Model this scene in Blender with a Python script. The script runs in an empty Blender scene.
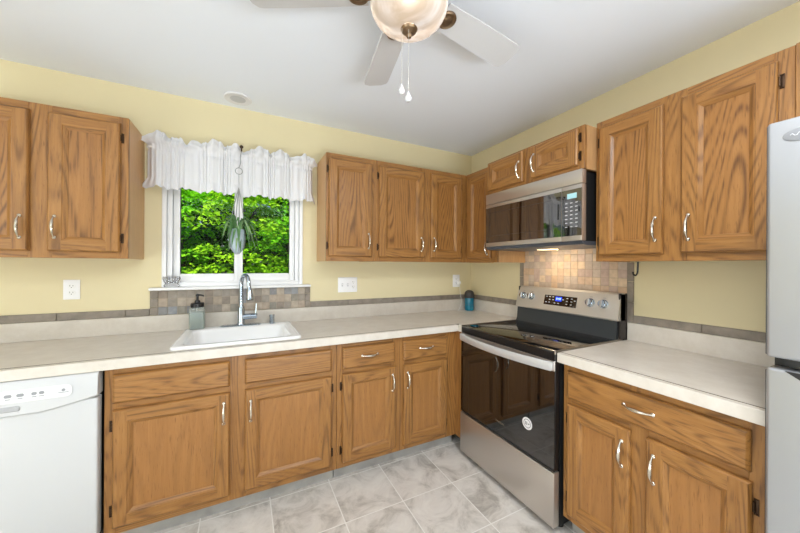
import bpy, bmesh, math, random
from math import sin, cos, pi, radians, sqrt
from mathutils import Vector, Matrix, Euler
random.seed(7)
SC = bpy.context.scene
COL = SC.collection

# ---------------------------------------------------------------- camera
F_PX = 312.3857
cam_d = bpy.data.cameras.new('camera')
cam_d.sensor_width = 36.0
cam_d.lens = F_PX / 800 * 36
cam_d.shift_x = (400 - 402.0306) / 800
cam_d.shift_y = (265.1364 - 266.5) / 800
cam_d.clip_start = 0.05
cam = bpy.data.objects.new('camera', cam_d)
COL.objects.link(cam)
cam.matrix_world = (Matrix.Translation((-2.0411, -2.4882, 1.35)) @ Matrix.Rotation(-0.4702, 4, 'Z')
                    @ Matrix.Rotation(pi / 2, 4, 'X') @ Matrix.Rotation(0.0058, 4, 'Z'))
SC.camera = cam

# ---------------------------------------------------------------- world, sun, added fill lights
w = bpy.data.worlds.new('world'); SC.world = w; w.use_nodes = True
wn = w.node_tree.nodes; wl = w.node_tree.links
sky = wn.new('ShaderNodeTexSky'); sky.sky_type = 'NISHITA'; sky.sun_disc = False
sky.sun_elevation = radians(50); sky.sun_rotation = radians(200)
wl.new(sky.outputs[0], wn['Background'].inputs[0]); wn['Background'].inputs[1].default_value = 0.08

def light(name, kind, loc, direction, energy, color=(1, 1, 1), size=1, size_y=None, angle=None):
    d = bpy.data.lights.new(name, kind); d.energy = energy; d.color = color
    if kind == 'AREA':
        d.shape = 'RECTANGLE'; d.size = size; d.size_y = size_y or size
    if angle is not None: d.angle = angle
    o = bpy.data.objects.new(name, d); COL.objects.link(o); o.location = loc
    o.rotation_euler = Vector(direction).to_track_quat('-Z', 'Y').to_euler()
    return o
light('sun', 'SUN', (0, -6, 9), (0.32, 0.38, -1), 9, (1, .96, .88), angle=radians(2))
# added area lights filling the room from left and rear, two aimed upward
light('left_fill', 'AREA', (-4.72, -2.75, 1.12), (1, 0, -.1), 56, (.96, .98, 1), 1.9, 2.1)
light('left_up_fill', 'AREA', (-4.4, -2.75, .3), (.12, 0, 1), 14, (.84, .92, 1), 1.9, .5)
light('rear_fill', 'AREA', (-2.2, -5.32, 1.35), (0, 1, -.25), 2, (1, .98, .96), 3.4, 2.0)
light('rear_up_fill', 'AREA', (-1.35, -4.8, .35), (0.12, .12, 1), 160, (.84, .92, 1), 2.6, .6)

SC.view_settings.view_transform = 'Standard'; SC.view_settings.look = 'None'
SC.view_settings.gamma = 1; SC.view_settings.use_curve_mapping = False
SC.view_settings.exposure = -0.04
SC.cycles.max_bounces = 10; SC.cycles.diffuse_bounces = 6

# ---------------------------------------------------------------- helpers
def lin(c):
    return tuple(((x / 255) / 12.92 if x / 255 <= .04045 else ((x / 255 + .055) / 1.055) ** 2.4) for x in c) + (1,)

def set_in(b, k, v):
    if k in b.inputs: b.inputs[k].default_value = v

def mat(name, rgb, rough=.5, metal=0, spec=.5, noise=0, nscale=8, bump=0, bscale=60, emit=0, emit_col=None, trans=0, ior=1.5, coat=0):
    m = bpy.data.materials.new(name); m.use_nodes = True
    nt = m.node_tree; b = nt.nodes['Principled BSDF']
    b.inputs['Base Color'].default_value = lin(rgb); b.inputs['Roughness'].default_value = rough
    b.inputs['Metallic'].default_value = metal; set_in(b, 'Specular IOR Level', spec); set_in(b, 'IOR', ior)
    set_in(b, 'Transmission Weight', trans); set_in(b, 'Coat Weight', coat)
    if emit:
        set_in(b, 'Emission Color', lin(emit_col or rgb)); set_in(b, 'Emission Strength', emit)
    tc = nt.nodes.new('ShaderNodeTexCoord')
    if noise:
        n = nt.nodes.new('ShaderNodeTexNoise'); n.inputs['Scale'].default_value = nscale; n.inputs['Detail'].default_value = 5
        nt.links.new(tc.outputs['Object'], n.inputs['Vector'])
        r = nt.nodes.new('ShaderNodeValToRGB'); c = lin(rgb)
        r.color_ramp.elements[0].position = .3; r.color_ramp.elements[1].position = .7
        r.color_ramp.elements[0].color = tuple(x * (1 - noise) for x in c[:3]) + (1,)
        r.color_ramp.elements[1].color = tuple(min(1, x * (1 + noise)) for x in c[:3]) + (1,)
        nt.links.new(n.outputs['Fac'], r.inputs[0]); nt.links.new(r.outputs[0], b.inputs['Base Color'])
    if bump:
        n2 = nt.nodes.new('ShaderNodeTexNoise'); n2.inputs['Scale'].default_value = bscale; n2.inputs['Detail'].default_value = 3
        nt.links.new(tc.outputs['Object'], n2.inputs['Vector'])
        bp = nt.nodes.new('ShaderNodeBump'); bp.inputs['Strength'].default_value = bump; bp.inputs['Distance'].default_value = .002
        nt.links.new(n2.outputs['Fac'], bp.inputs['Height']); nt.links.new(bp.outputs[0], b.inputs['Normal'])
    return m

def oak(name, along, light_c=(172, 124, 69), mid_c=(146, 99, 48), dark_c=(80, 46, 20), contrast=1.25, rough=.36, freq=170.0, size=4.8):
    """procedural oak: cathedral growth rings stretched along one axis plus fine dark pores"""
    m = bpy.data.materials.new(name); m.use_nodes = True
    nt = m.node_tree; N = nt.nodes; L = nt.links; b = N['Principled BSDF']
    tc = N.new('ShaderNodeTexCoord'); oi = N.new('ShaderNodeObjectInfo')
    mul = N.new('ShaderNodeMath'); mul.operation = 'MULTIPLY'; mul.inputs[1].default_value = 23.0
    L.new(oi.outputs['Random'], mul.inputs[0])
    add = N.new('ShaderNodeVectorMath'); add.operation = 'ADD'
    L.new(tc.outputs['Object'], add.inputs[0]); L.new(mul.outputs[0], add.inputs[1])
    def mapped(s_al):
        mp = N.new('ShaderNodeMapping'); s = [1, 1, 1]; s['xyz'.index(along)] = s_al
        mp.inputs['Scale'].default_value = s; L.new(add.outputs[0], mp.inputs['Vector']); return mp
    def noise(mp, sc, det, dist=0):
        n = N.new('ShaderNodeTexNoise'); n.inputs['Scale'].default_value = sc; n.inputs['Detail'].default_value = det
        n.inputs['Distortion'].default_value = dist; L.new(mp.outputs[0], n.inputs['Vector']); return n
    def math_(op, a, v=None, c=None):
        k = N.new('ShaderNodeMath'); k.operation = op; L.new(a, k.inputs[0])
        if v is not None:
            if isinstance(v, (int, float)): k.inputs[1].default_value = v
            else: L.new(v, k.inputs[1])
        return k.outputs[0]
    n1 = noise(mapped(.13), size, 1.0, .1)
    s = math_('SINE', math_('MULTIPLY', n1.outputs['Fac'], freq))
    ring = math_('POWER', math_('MULTIPLY', math_('ADD', s, 1.0), .5), 2.2)
    n2 = noise(mapped(.04), 95, 4)
    n3 = noise(mapped(.05), 380, 2)
    nb = noise(mapped(.25), 2.2, 2)
    base = N.new('ShaderNodeValToRGB'); base.color_ramp.elements[0].position = .3; base.color_ramp.elements[1].position = .72
    base.color_ramp.elements[0].color = lin(mid_c); base.color_ramp.elements[1].color = lin(light_c)
    tone = math_('ADD', math_('MULTIPLY', n2.outputs['Fac'], .75), math_('MULTIPLY', nb.outputs['Fac'], .25))
    L.new(tone, base.inputs[0])
    mx = N.new('ShaderNodeMixRGB'); L.new(base.outputs[0], mx.inputs[1]); mx.inputs[2].default_value = lin(dark_c)
    brk = N.new('ShaderNodeMapRange'); brk.inputs[1].default_value = .38; brk.inputs[2].default_value = .58
    L.new(n2.outputs['Fac'], brk.inputs[0])
    L.new(math_('MULTIPLY', math_('MULTIPLY', ring, brk.outputs[0]), .5 * contrast), mx.inputs[0])
    pore = N.new('ShaderNodeMapRange'); pore.inputs[1].default_value = .60; pore.inputs[2].default_value = .72
    L.new(n3.outputs['Fac'], pore.inputs[0])
    mx2 = N.new('ShaderNodeMixRGB'); L.new(mx.outputs[0], mx2.inputs[1]); mx2.inputs[2].default_value = lin(dark_c)
    L.new(math_('MULTIPLY', pore.outputs[0], .6), mx2.inputs[0])
    L.new(mx2.outputs[0], b.inputs['Base Color'])
    b.inputs['Roughness'].default_value = rough; set_in(b, 'Specular IOR Level', .5)
    bp = N.new('ShaderNodeBump'); bp.inputs['Strength'].default_value = .12; bp.inputs['Distance'].default_value = .001
    bp.invert = True
    L.new(math_('ADD', pore.outputs[0], math_('MULTIPLY', ring, .6)), bp.inputs['Height']); L.new(bp.outputs[0], b.inputs['Normal'])
    return m

def steel(name, rgb, rough, along='x', metal=1.0, bump=.06):
    m = bpy.data.materials.new(name); m.use_nodes = True
    nt = m.node_tree; N = nt.nodes; L = nt.links; b = N['Principled BSDF']
    b.inputs['Base Color'].default_value = lin(rgb); b.inputs['Metallic'].default_value = metal; b.inputs['Roughness'].default_value = rough
    tc = N.new('ShaderNodeTexCoord'); mp = N.new('ShaderNodeMapping'); s = [1, 1, 1]; s['xyz'.index(along)] = .01
    mp.inputs['Scale'].default_value = s; n = N.new('ShaderNodeTexNoise'); n.inputs['Scale'].default_value = 500; n.inputs['Detail'].default_value = 2
    L.new(tc.outputs['Object'], mp.inputs['Vector']); L.new(mp.outputs[0], n.inputs['Vector'])
    bp = N.new('ShaderNodeBump'); bp.inputs['Strength'].default_value = bump; bp.inputs['Distance'].default_value = .001
    L.new(n.outputs['Fac'], bp.inputs['Height']); L.new(bp.outputs[0], b.inputs['Normal'])
    return m

def clear_pane(name, tint=(1, 1, 1), refl=.08, rough=0.0):
    m = bpy.data.materials.new(name); m.use_nodes = True; nt = m.node_tree; N = nt.nodes; L = nt.links
    N.remove(N['Principled BSDF'])
    t = N.new('ShaderNodeBsdfTransparent'); t.inputs[0].default_value = tint + (1,)
    g = N.new('ShaderNodeBsdfGlossy'); g.inputs['Roughness'].default_value = rough
    lw = N.new('ShaderNodeLayerWeight'); lw.inputs[0].default_value = .25
    k = N.new('ShaderNodeMath'); k.operation = 'MULTIPLY_ADD'; k.inputs[1].default_value = .12; k.inputs[2].default_value = refl
    L.new(lw.outputs['Fresnel'], k.inputs[0])
    mx = N.new('ShaderNodeMixShader'); L.new(k.outputs[0], mx.inputs[0]); L.new(t.outputs[0], mx.inputs[1]); L.new(g.outputs[0], mx.inputs[2])
    L.new(mx.outputs[0], N['Material Output'].inputs[0]); return m

def fabric(name, rgb, trans=.45):
    m = bpy.data.materials.new(name); m.use_nodes = True; nt = m.node_tree; N = nt.nodes; L = nt.links
    N.remove(N['Principled BSDF'])
    d = N.new('ShaderNodeBsdfDiffuse'); d.inputs[0].default_value = lin(rgb)
    t = N.new('ShaderNodeBsdfTranslucent'); t.inputs[0].default_value = lin(rgb)
    mx = N.new('ShaderNodeMixShader'); mx.inputs[0].default_value = trans
    tc = N.new('ShaderNodeTexCoord'); n = N.new('ShaderNodeTexNoise'); n.inputs['Scale'].default_value = 700; L.new(tc.outputs['Object'], n.inputs['Vector'])
    bp = N.new('ShaderNodeBump'); bp.inputs['Strength'].default_value = .15; bp.inputs['Distance'].default_value = .001
    L.new(n.outputs['Fac'], bp.inputs['Height']); L.new(bp.outputs[0], d.inputs['Normal'])
    L.new(d.outputs[0], mx.inputs[1]); L.new(t.outputs[0], mx.inputs[2]); L.new(mx.outputs[0], N['Material Output'].inputs[0])
    return m

class MB:
    """collects shapes; build() links them as ONE mesh object"""
    def __init__(s): s.v = []; s.f = []; s.m = []
    def face(s, pts, mi=0):
        i = len(s.v); s.v += [tuple(p) for p in pts]; s.f.append(tuple(range(i, i + len(pts)))); s.m.append(mi)
    def bm(s, b, mi=0, M=None):
        b.verts.index_update(); i = len(s.v)
        s.v += [tuple((M @ v.co) if M else v.co) for v in b.verts]
        for f in b.faces: s.f.append(tuple(i + v.index for v in f.verts)); s.m.append(mi)
        b.free(); return s
    def box(s, x0, x1, y0, y1, z0, z1, mi=0, bev=0, seg=2):
        b = bmesh.new(); bmesh.ops.create_cube(b, size=1)
        for v in b.verts:
            v.co = ((x0 + x1) / 2 + v.co.x * (x1 - x0), (y0 + y1) / 2 + v.co.y * (y1 - y0), (z0 + z1) / 2 + v.co.z * (z1 - z0))
        if bev: bmesh.ops.bevel(b, geom=b.edges[:], offset=bev, segments=seg, affect='EDGES', profile=.5)
        return s.bm(b, mi)
    def loops(s, loops, mi=0, cap0=False, cap1=False, closed=True):
        i = len(s.v); n = len(loops[0])
        for lp in loops: s.v += [tuple(p) for p in lp]
        for a in range(len(loops) - 1):
            for k in range(n if closed else n - 1):
                k2 = (k + 1) % n
                s.f.append((i + a * n + k, i + a * n + k2, i + (a + 1) * n + k2, i + (a + 1) * n + k)); s.m.append(mi)
        if cap0: s.f.append(tuple(i + k for k in range(n))[::-1]); s.m.append(mi)
        if cap1: s.f.append(tuple(i + (len(loops) - 1) * n + k for k in range(n))); s.m.append(mi)
        return s
    def lathe(s, prof, c=(0, 0, 0), n=24, mi=0, M=None, cap=True):
        lp = []
        for r, z in prof:
            l = [Vector((r * cos(2 * pi * k / n), r * sin(2 * pi * k / n), z)) for k in range(n)]
            lp.append([(M @ p if M else p) + Vector(c) for p in l])
        return s.loops(lp, mi, cap, cap)
    def tube(s, pts, rad, n=10, mi=0, cap=True):
        pts = [Vector(p) for p in pts]; lp = []; up = None
        for i, p in enumerate(pts):
            t = (pts[min(i + 1, len(pts) - 1)] - pts[max(i - 1, 0)]).normalized()
            if up is None:
                up = t.orthogonal().normalized()
            up = (up - t * up.dot(t)).normalized(); sd = t.cross(up)
            r = rad[i] if isinstance(rad, (list, tuple)) else rad
            lp.append([p + (up * cos(2 * pi * k / n) + sd * sin(2 * pi * k / n)) * r for k in range(n)])
        return s.loops(lp, mi, cap, cap)
    def build(s, name, mats, parent=None, smooth=35):
        me = bpy.data.meshes.new(name); me.from_pydata(s.v, [], s.f)
        if not isinstance(mats, (list, tuple)): mats = [mats]
        for m in mats: me.materials.append(m)
        me.polygons.foreach_set('material_index', s.m)
        if smooth:
            me.polygons.foreach_set('use_smooth', [True] * len(me.polygons))
            b = bmesh.new(); b.from_mesh(me); bmesh.ops.remove_doubles(b, verts=b.verts[:], dist=1e-5)
            bmesh.ops.recalc_face_normals(b, faces=b.faces[:]); b.to_mesh(me); b.free()
            me.set_sharp_from_angle(angle=radians(smooth))
        me.update()
        o = bpy.data.objects.new(name, me); COL.objects.link(o)
        if parent: o.parent = parent
        return o

def rrect(cx, cy, hx, hy, r, z, n=6):
    out = []
    for q, (sx, sy) in enumerate(((1, 1), (-1, 1), (-1, -1), (1, -1))):
        for k in range(n + 1):
            a = q * pi / 2 + k / n * pi / 2
            out.append((cx + sx * (hx - r) + r * cos(a), cy + sy * (hy - r) + r * sin(a), z))
    return out

def tag(o, label=None, cat=None, group=None, kind=None):
    if label: o['label'] = label
    if cat: o['category'] = cat
    if group: o['group'] = group
    if kind: o['kind'] = kind
    return o
def thing(name, label=None, cat=None, loc=(0, 0, 0), rz=0, group=None, kind=None):
    o = bpy.data.objects.new(name, None); o.empty_display_size = .1; COL.objects.link(o)
    o.location = loc; o.rotation_euler = (0, 0, rz); return tag(o, label, cat, group, kind)
def text_mesh(name, s, size, m, parent, M, depth=.0006):
    cu = bpy.data.curves.new('lettering', 'FONT'); cu.body = s; cu.size = size; cu.extrude = depth; cu.align_x = 'CENTER'; cu.align_y = 'CENTER'
    t = bpy.data.objects.new('lettering', cu); COL.objects.link(t)
    dg = bpy.context.evaluated_depsgraph_get(); me = bpy.data.meshes.new_from_object(t.evaluated_get(dg))
    bpy.data.objects.remove(t); bpy.data.curves.remove(cu)
    me.transform(M); me.materials.clear(); me.materials.append(m)
    o = bpy.data.objects.new(name, me); COL.objects.link(o); o.parent = parent; return o

# ---------------------------------------------------------------- materials
OAK_V = oak('oak_vertical_grain', 'z')
OAK_H = oak('oak_horizontal_grain', 'x')
OAK_P = oak('oak_panel', 'z', (170, 121, 67), (147, 99, 49), (78, 45, 19), 1.5, .33, 210.0, 4.2)
OAK_PB = oak('oak_plain_panel', 'z', (172, 122, 68), (152, 103, 53), (96, 58, 26), .55, .36, 120.0, 3.6)
OAK_S = oak('oak_cabinet_side', 'z', (206, 164, 116), (190, 146, 98), (160, 116, 72), .35)
OAK_IN = mat('cabinet_inside', (150, 110, 70), .7, noise=.1)
WALL = mat('yellow_wall_paint', (225, 213, 174), .62, noise=.02, nscale=3, bump=.05, bscale=180)
CEIL = mat('white_ceiling_paint', (236, 241, 249), .75, bump=.05, bscale=120)
WHITE = mat('white_trim_paint', (240, 240, 240), .35)
VINYL = mat('white_vinyl', (240, 241, 243), .3)
APPL = mat('white_enamel', (206, 207, 209), .28)
PORC = mat('white_porcelain', (246, 246, 246), .14, spec=.6)
NICKEL = steel('brushed_nickel', (214, 206, 192), .26, 'z', bump=.02)
BRONZE = mat('dark_bronze', (66, 48, 34), .4, metal=.8)
ABRONZE = mat('antique_bronze', (134, 112, 88), .35, metal=.85)
STEEL = steel('stainless_steel', (200, 193, 186), .34, 'x', metal=.85)
PANELST = steel('stainless_panel', (206, 200, 192), .40, 'x', metal=.6)
STEELD = steel('stainless_steel_edge', (160, 152, 142), .3, 'x')
FRIDGE = steel('silver_fridge_finish', (182, 185, 190), .36, 'z', metal=.75, bump=.03)
CHROME = mat('chrome', (182, 194, 206), .14, metal=1)
BLACK = mat('black_plastic', (18, 18, 20), .35)
BLACKM = mat('black_matte', (10, 10, 11), .7)
GLASSB = mat('black_glass', (9, 8, 9), .03, spec=.5, ior=2.0)
MWGLASS = mat('smoky_mirror_glass', (20, 17, 17), .025, spec=.5, ior=2.6)
COOK = mat('black_ceramic_glass', (10, 9, 9), .035, ior=1.9)
BURN = mat('burner_ring_print', (70, 68, 66), .2)
GREYP = mat('grey_print', (150, 152, 156), .5)
LGREY = mat('light_grey_print', (205, 206, 210), .5)
DISP = mat('lit_blue_display', (20, 40, 150), .3, emit=1.1, emit_col=(30, 70, 235))
DISPT = mat('lit_display_digits', (170, 200, 255), .3, emit=1.6, emit_col=(170, 200, 255))
MWDISP = mat('pale_display', (150, 190, 195), .3, emit=.35, emit_col=(150, 195, 200))
GASKET = mat('dark_grey_gasket', (52, 54, 58), .5)
STONE = [mat('stone_tile_%s' % n, c, .55, noise=.16, nscale=34) for n, c in
         (('taupe', (146, 137, 126)), ('tan', (168, 152, 135)), ('grey', (138, 137, 137)), ('brown', (136, 124, 112)), ('sand', (174, 160, 144)), ('blue_grey', (140, 142, 146)), ('olive', (140, 134, 122)))]
WARM = [mat('warm_tile_%s' % n, c, .5, noise=.12, nscale=34) for n, c in
        (('peach', (200, 174, 150)), ('rose', (186, 164, 152)), ('sand', (206, 184, 158)), ('taupe', (180, 164, 150)), ('honey', (198, 170, 142)), ('stone', (190, 174, 160)))]
BORDER = mat('grey_stone_border', (138, 128, 117), .55, noise=.2, nscale=24)
GROUT = mat('tile_grout', (172, 158, 140), .8)
SOAPG = mat('pale_green_glass', (222, 230, 226), .05, trans=.75, ior=1.45)
SOAPL = mat('soap_liquid', (178, 190, 182), .3)
DROP = mat('milky_crystal', (236, 237, 240), .08, trans=.35)
CRYSTAL = mat('clear_crystal', (250, 250, 252), .02, trans=1, ior=1.5)
TEAL = mat('teal_plastic', (14, 118, 146), .22)
CHAR = mat('charcoal_plastic', (62, 60, 58), .5)
VAL = fabric('white_ruffled_fabric', (240, 240, 243), .22)
CORD = mat('pale_cord', (150, 152, 150), .8)
LEAF1 = mat('houseplant_leaf', (74, 118, 62), .45, noise=.3, nscale=20)
LEAF2 = mat('houseplant_pale_leaf', (128, 158, 108), .45, noise=.3, nscale=20)
FANW = mat('white_fan_blade', (206, 206, 208), .45)
POTM = mat('pale_blue_pot', (205, 222, 236), .15, trans=.35)

def counter_mat():
    m = mat('beige_laminate', (211, 203, 192), .34); nt = m.node_tree; N = nt.nodes; L = nt.links; b = N['Principled BSDF']
    tc = N.new('ShaderNodeTexCoord'); a = N.new('ShaderNodeTexNoise'); a.inputs['Scale'].default_value = 9; a.inputs['Detail'].default_value = 8; a.inputs['Roughness'].default_value = .7
    L.new(tc.outputs['Object'], a.inputs['Vector']); r = N.new('ShaderNodeValToRGB')
    r.color_ramp.elements[0].position = .35; r.color_ramp.elements[1].position = .7
    r.color_ramp.elements[0].color = lin((208, 200, 189)); r.color_ramp.elements[1].color = lin((222, 216, 207))
    L.new(a.outputs['Fac'], r.inputs[0]); L.new(r.outputs[0], b.inputs['Base Color']); return m
COUNTER = counter_mat()
SEAM = mat('laminate_seam', (128, 116, 102), .6)

def floor_mat():
    m = bpy.data.materials.new('grey_floor_tile'); m.use_nodes = True; nt = m.node_tree; N = nt.nodes; L = nt.links; b = N['Principled BSDF']
    tc = N.new('ShaderNodeTexCoord'); mp = N.new('ShaderNodeMapping'); mp.inputs['Location'].default_value = (1.5575, .5565, 0)
    L.new(tc.outputs['Object'], mp.inputs['Vector'])
    br = N.new('ShaderNodeTexBrick'); br.offset = 0; br.squash = 1
    br.inputs['Scale'].default_value = 1; br.inputs['Brick Width'].default_value = .3395; br.inputs['Row Height'].default_value = .345
    br.inputs['Mortar Size'].default_value = .0032; br.inputs['Mortar Smooth'].default_value = .2; br.inputs['Bias'].default_value = 0
    br.inputs['Color1'].default_value = (.2, .2, .2, 1); br.inputs['Color2'].default_value = (.8, .8, .8, 1); br.inputs['Mortar'].default_value = (0, 0, 0, 1)
    L.new(mp.outputs[0], br.inputs['Vector'])
    # every tile samples another patch of the veining
    sc = N.new('ShaderNodeVectorMath'); sc.operation = 'SCALE'; sc.inputs[3].default_value = 9; L.new(br.outputs['Color'], sc.inputs[0])
    ad = N.new('ShaderNodeVectorMath'); ad.operation = 'ADD'; L.new(tc.outputs['Object'], ad.inputs[0]); L.new(sc.outputs[0], ad.inputs[1])
    n = N.new('ShaderNodeTexNoise'); n.inputs['Scale'].default_value = 6.0; n.inputs['Detail'].default_value = 9; n.inputs['Roughness'].default_value = .68; n.inputs['Distortion'].default_value = .7
    L.new(ad.outputs[0], n.inputs['Vector'])
    r = N.new('ShaderNodeValToRGB'); e = r.color_ramp.elements
    e[0].position = .36; e[0].color = lin((168, 161, 153)); e[1].position = .66; e[1].color = lin((224, 219, 212))
    k = e.new(.46); k.color = lin((198, 192, 184)); k = e.new(.54); k.color = lin((214, 208, 201))
    L.new(n.outputs['Fac'], r.inputs[0])
    mx = N.new('ShaderNodeMixRGB'); L.new(br.outputs['Fac'], mx.inputs[0]); L.new(r.outputs[0], mx.inputs[1]); mx.inputs[2].default_value = lin((234, 231, 226))
    L.new(mx.outputs[0], b.inputs['Base Color']); b.inputs['Roughness'].default_value = .42
    bp = N.new('ShaderNodeBump'); bp.inputs['Strength'].default_value = .25; bp.inputs['Distance'].default_value = .002; bp.invert = True
    L.new(br.outputs['Fac'], bp.inputs['Height']); L.new(bp.outputs[0], b.inputs['Normal'])
    return m
FLOORM = floor_mat()
KICK = mat('grey_marbled_kick', (166, 164, 160), .5, noise=.22, nscale=9)

def bowl_mat():
    m = bpy.data.materials.new('alabaster_glass'); m.use_nodes = True; nt = m.node_tree; N = nt.nodes; L = nt.links; b = N['Principled BSDF']
    tc = N.new('ShaderNodeTexCoord'); n = N.new('ShaderNodeTexNoise'); n.inputs['Scale'].default_value = 5; n.inputs['Detail'].default_value = 3; n.inputs['Distortion'].default_value = 2.6
    L.new(tc.outputs['Object'], n.inputs['Vector']); r = N.new('ShaderNodeValToRGB'); e = r.color_ramp.elements
    e[0].position = .36; e[0].color = lin((196, 182, 166)); e[1].position = .62; e[1].color = lin((228, 225, 224))
    k = e.new(.5); k.color = lin((214, 204, 196))
    L.new(n.outputs['Fac'], r.inputs[0]); L.new(r.outputs[0], b.inputs['Base Color']); b.inputs['Roughness'].default_value = .22
    L.new(r.outputs[0], b.inputs['Emission Color']); b.inputs['Emission Strength'].default_value = .10
    tr = N.new('ShaderNodeBsdfTransparent'); tr.inputs[0].default_value = lin((250, 240, 228)); mxs = N.new('ShaderNodeMixShader'); mxs.inputs[0].default_value = .18
    L.new(b.outputs[0], mxs.inputs[1]); L.new(tr.outputs[0], mxs.inputs[2]); L.new(mxs.outputs[0], N['Material Output'].inputs[0])
    return m
BOWL = bowl_mat()

# ---------------------------------------------------------------- room shell
H = 2.45; XL, YF = -4.6, -5.2
WX0, WX1, WZ0, WZ1 = -2.495, -1.648, 1.19, 2.06          # sink window opening
def structure(name, mb, m, parent=None, smooth=35):
    o = mb.build(name, m, parent, smooth)
    if parent is None: o['kind'] = 'structure'
    return o
structure('floor', MB().box(XL - .15, .15, YF - .15, .15, -.1, 0), FLOORM)
structure('ceiling', MB().box(XL - .15, .15, YF - .15, .15, H, H + .15), CEIL)
b = MB(); b.box(XL - .15, WX0, 0, .15, 0, H); b.box(WX1, .15, 0, .15, 0, H); b.box(WX0, WX1, 0, .15, 0, WZ0); b.box(WX0, WX1, 0, .15, WZ1, H)
structure('wall_back', b, WALL)
structure('wall_right', MB().box(0, .15, YF - .15, 0, 0, H), WALL)
b = MB(); b.box(XL - .15, XL, -1.75, 0, 0, H); b.box(XL - .15, XL, YF, -3.75, 0, H); b.box(XL - .15, XL, -3.75, -1.75, 2.2, H)
structure('wall_left', b, WALL)
b = MB(); b.box(XL, -3.95, YF - .15, YF, 0, H); b.box(-.45, 0, YF - .15, YF, 0, H); b.box(-3.95, -.45, YF - .15, YF, 0, .3); b.box(-3.95, -.45, YF - .15, YF, 2.37, H)
structure('wall_front', b, WALL)
PANE = clear_pane('window_glass', (.98, 1, .99), .006)
# unseen glazed door at left and wide rear window, added to let light in
d1 = thing('added_door', loc=(XL, -2.75, 0), kind='structure')
b = MB(); b.box(-.11, -.03, -1.0, -.92, 0, 2.2); b.box(-.11, -.03, .92, 1.0, 0, 2.2); b.box(-.11, -.03, -.92, .92, 2.1, 2.2); b.box(-.11, -.03, -.92, .92, 0, .1); b.box(-.11, -.03, -.05, .05, .1, 2.1)
b.build('door_frame', WHITE, d1); MB().box(-.08, -.075, -.92, .92, .1, 2.1).build('door_pane', PANE, d1)
d2 = thing('added_window', loc=(-2.2, YF, 0), kind='structure')
b = MB(); b.box(-1.75, -1.67, -.1, -.02, .3, 2.37); b.box(1.67, 1.75, -.1, -.02, .3, 2.37); b.box(-1.67, 1.67, -.1, -.02, 2.29, 2.37); b.box(-1.67, 1.67, -.1, -.02, .3, .38); b.box(-.05, .05, -.1, -.02, .38, 2.29)
b.build('window_frame', WHITE, d2); MB().box(-1.67, 1.67, -.065, -.06, .38, 2.29).build('window_pane', PANE, d2)

# sink window: casing, two sashes, sill
win = thing('window_1', loc=(-2.0715, 0, 1.2), kind='structure')
def frame_rect(b, x0, x1, z0, z1, y0, y1, t, bev=.004):
    b.box(x0, x0 + t, y0, y1, z0, z1, 0, bev); b.box(x1 - t, x1, y0, y1, z0, z1, 0, bev)
    b.box(x0 + t, x1 - t, y0, y1, z1 - t, z1, 0, bev); b.box(x0 + t, x1 - t, y0, y1, z0, z0 + t, 0, bev)
b = MB(); frame_rect(b, -.436, .436, -.002, .90, -.012, .03, .026)       # casing standing round the opening
frame_rect(b, -.41, .41, .002, .874, -.002, .09, .03, .003)
b.build('window_frame', VINYL, win)
def sash_rect(b, x0, x1, z0, z1, y0, y1, tl, tr, tb, tt, bev=.004):
    b.box(x0, x0 + tl, y0, y1, z0, z1, 0, bev); b.box(x1 - tr, x1, y0, y1, z0, z1, 0, bev)
    b.box(x0 + tl, x1 - tr, y0, y1, z1 - tt, z1, 0, bev); b.box(x0 + tl, x1 - tr, y0, y1, z0, z0 + tb, 0, bev)
for x0, x1, L_ in ((-.382, -.003, True), (.003, .382, False)):
    b = MB(); sash_rect(b, x0, x1, .030, .846, .014, .055, .040 if L_ else .024, .024 if L_ else .040, .054, .045)
    s = b.build('sash', VINYL, win)
    MB().box(x0 + .02, x1 - .02, .032, .037, .07, .81).build('pane', PANE, s)
MB().box(-.008, .008, .02, .07, .030, .846).build('mullion', VINYL, win)
b = MB(); b.box(-.4955, .4935, -.045, .0, -.020, -.002, 0, .005); b.box(-.42, .42, -.01, .1, -.014, -.001)
b.build('window_sill', WHITE, win)

# ---------------------------------------------------------------- cabinets
def handle_mesh():
    b = MB(); P, R = [], []
    for i in range(15):
        t = -1 + 2 * i / 14
        P.append((0, -.004 - .021 * (1 - abs(t) ** 2.6), .052 * t)); R.append(.0035 + .0034 * (1 - t * t) ** 2 + (.0014 if abs(t) > .95 else 0))
    b.tube(P, R, 10)
    for s in (-1, 1):
        M = Matrix.Translation((0, 0, s * .052)) @ Matrix.Rotation(pi / 2, 4, 'X')
        b.lathe([(.0085, -.0005), (.0085, .003), (.006, .006), (.004, .007)], n=12, M=M)
    return b
HANDLE = handle_mesh().build('handle', NICKEL); HANDLE_ME = HANDLE.data; bpy.data.objects.remove(HANDLE)
def hinge_mesh():
    b = MB(); b.box(-.006, .006, -.003, 0, -.026, .026, 0, .001)
    b.tube([(-.006, -.006, -.016), (-.006, -.006, .016)], .0045, 8)
    for z in (-.022, .022): b.lathe([(.003, 0), (.002, .002)], n=8, M=Matrix.Translation((.001, -.003, z)) @ Matrix.Rotation(pi / 2, 4, 'X'))
    return b
HINGE = hinge_mesh().build('hinge', BRONZE); HINGE_ME = HINGE.data; bpy.data.objects.remove(HINGE)
def inst(name, me, parent, loc, rot=(0, 0, 0)):
    o = bpy.data.objects.new(name, me); COL.objects.link(o); o.parent = parent; o.location = loc; o.rotation_euler = rot; return o

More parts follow.
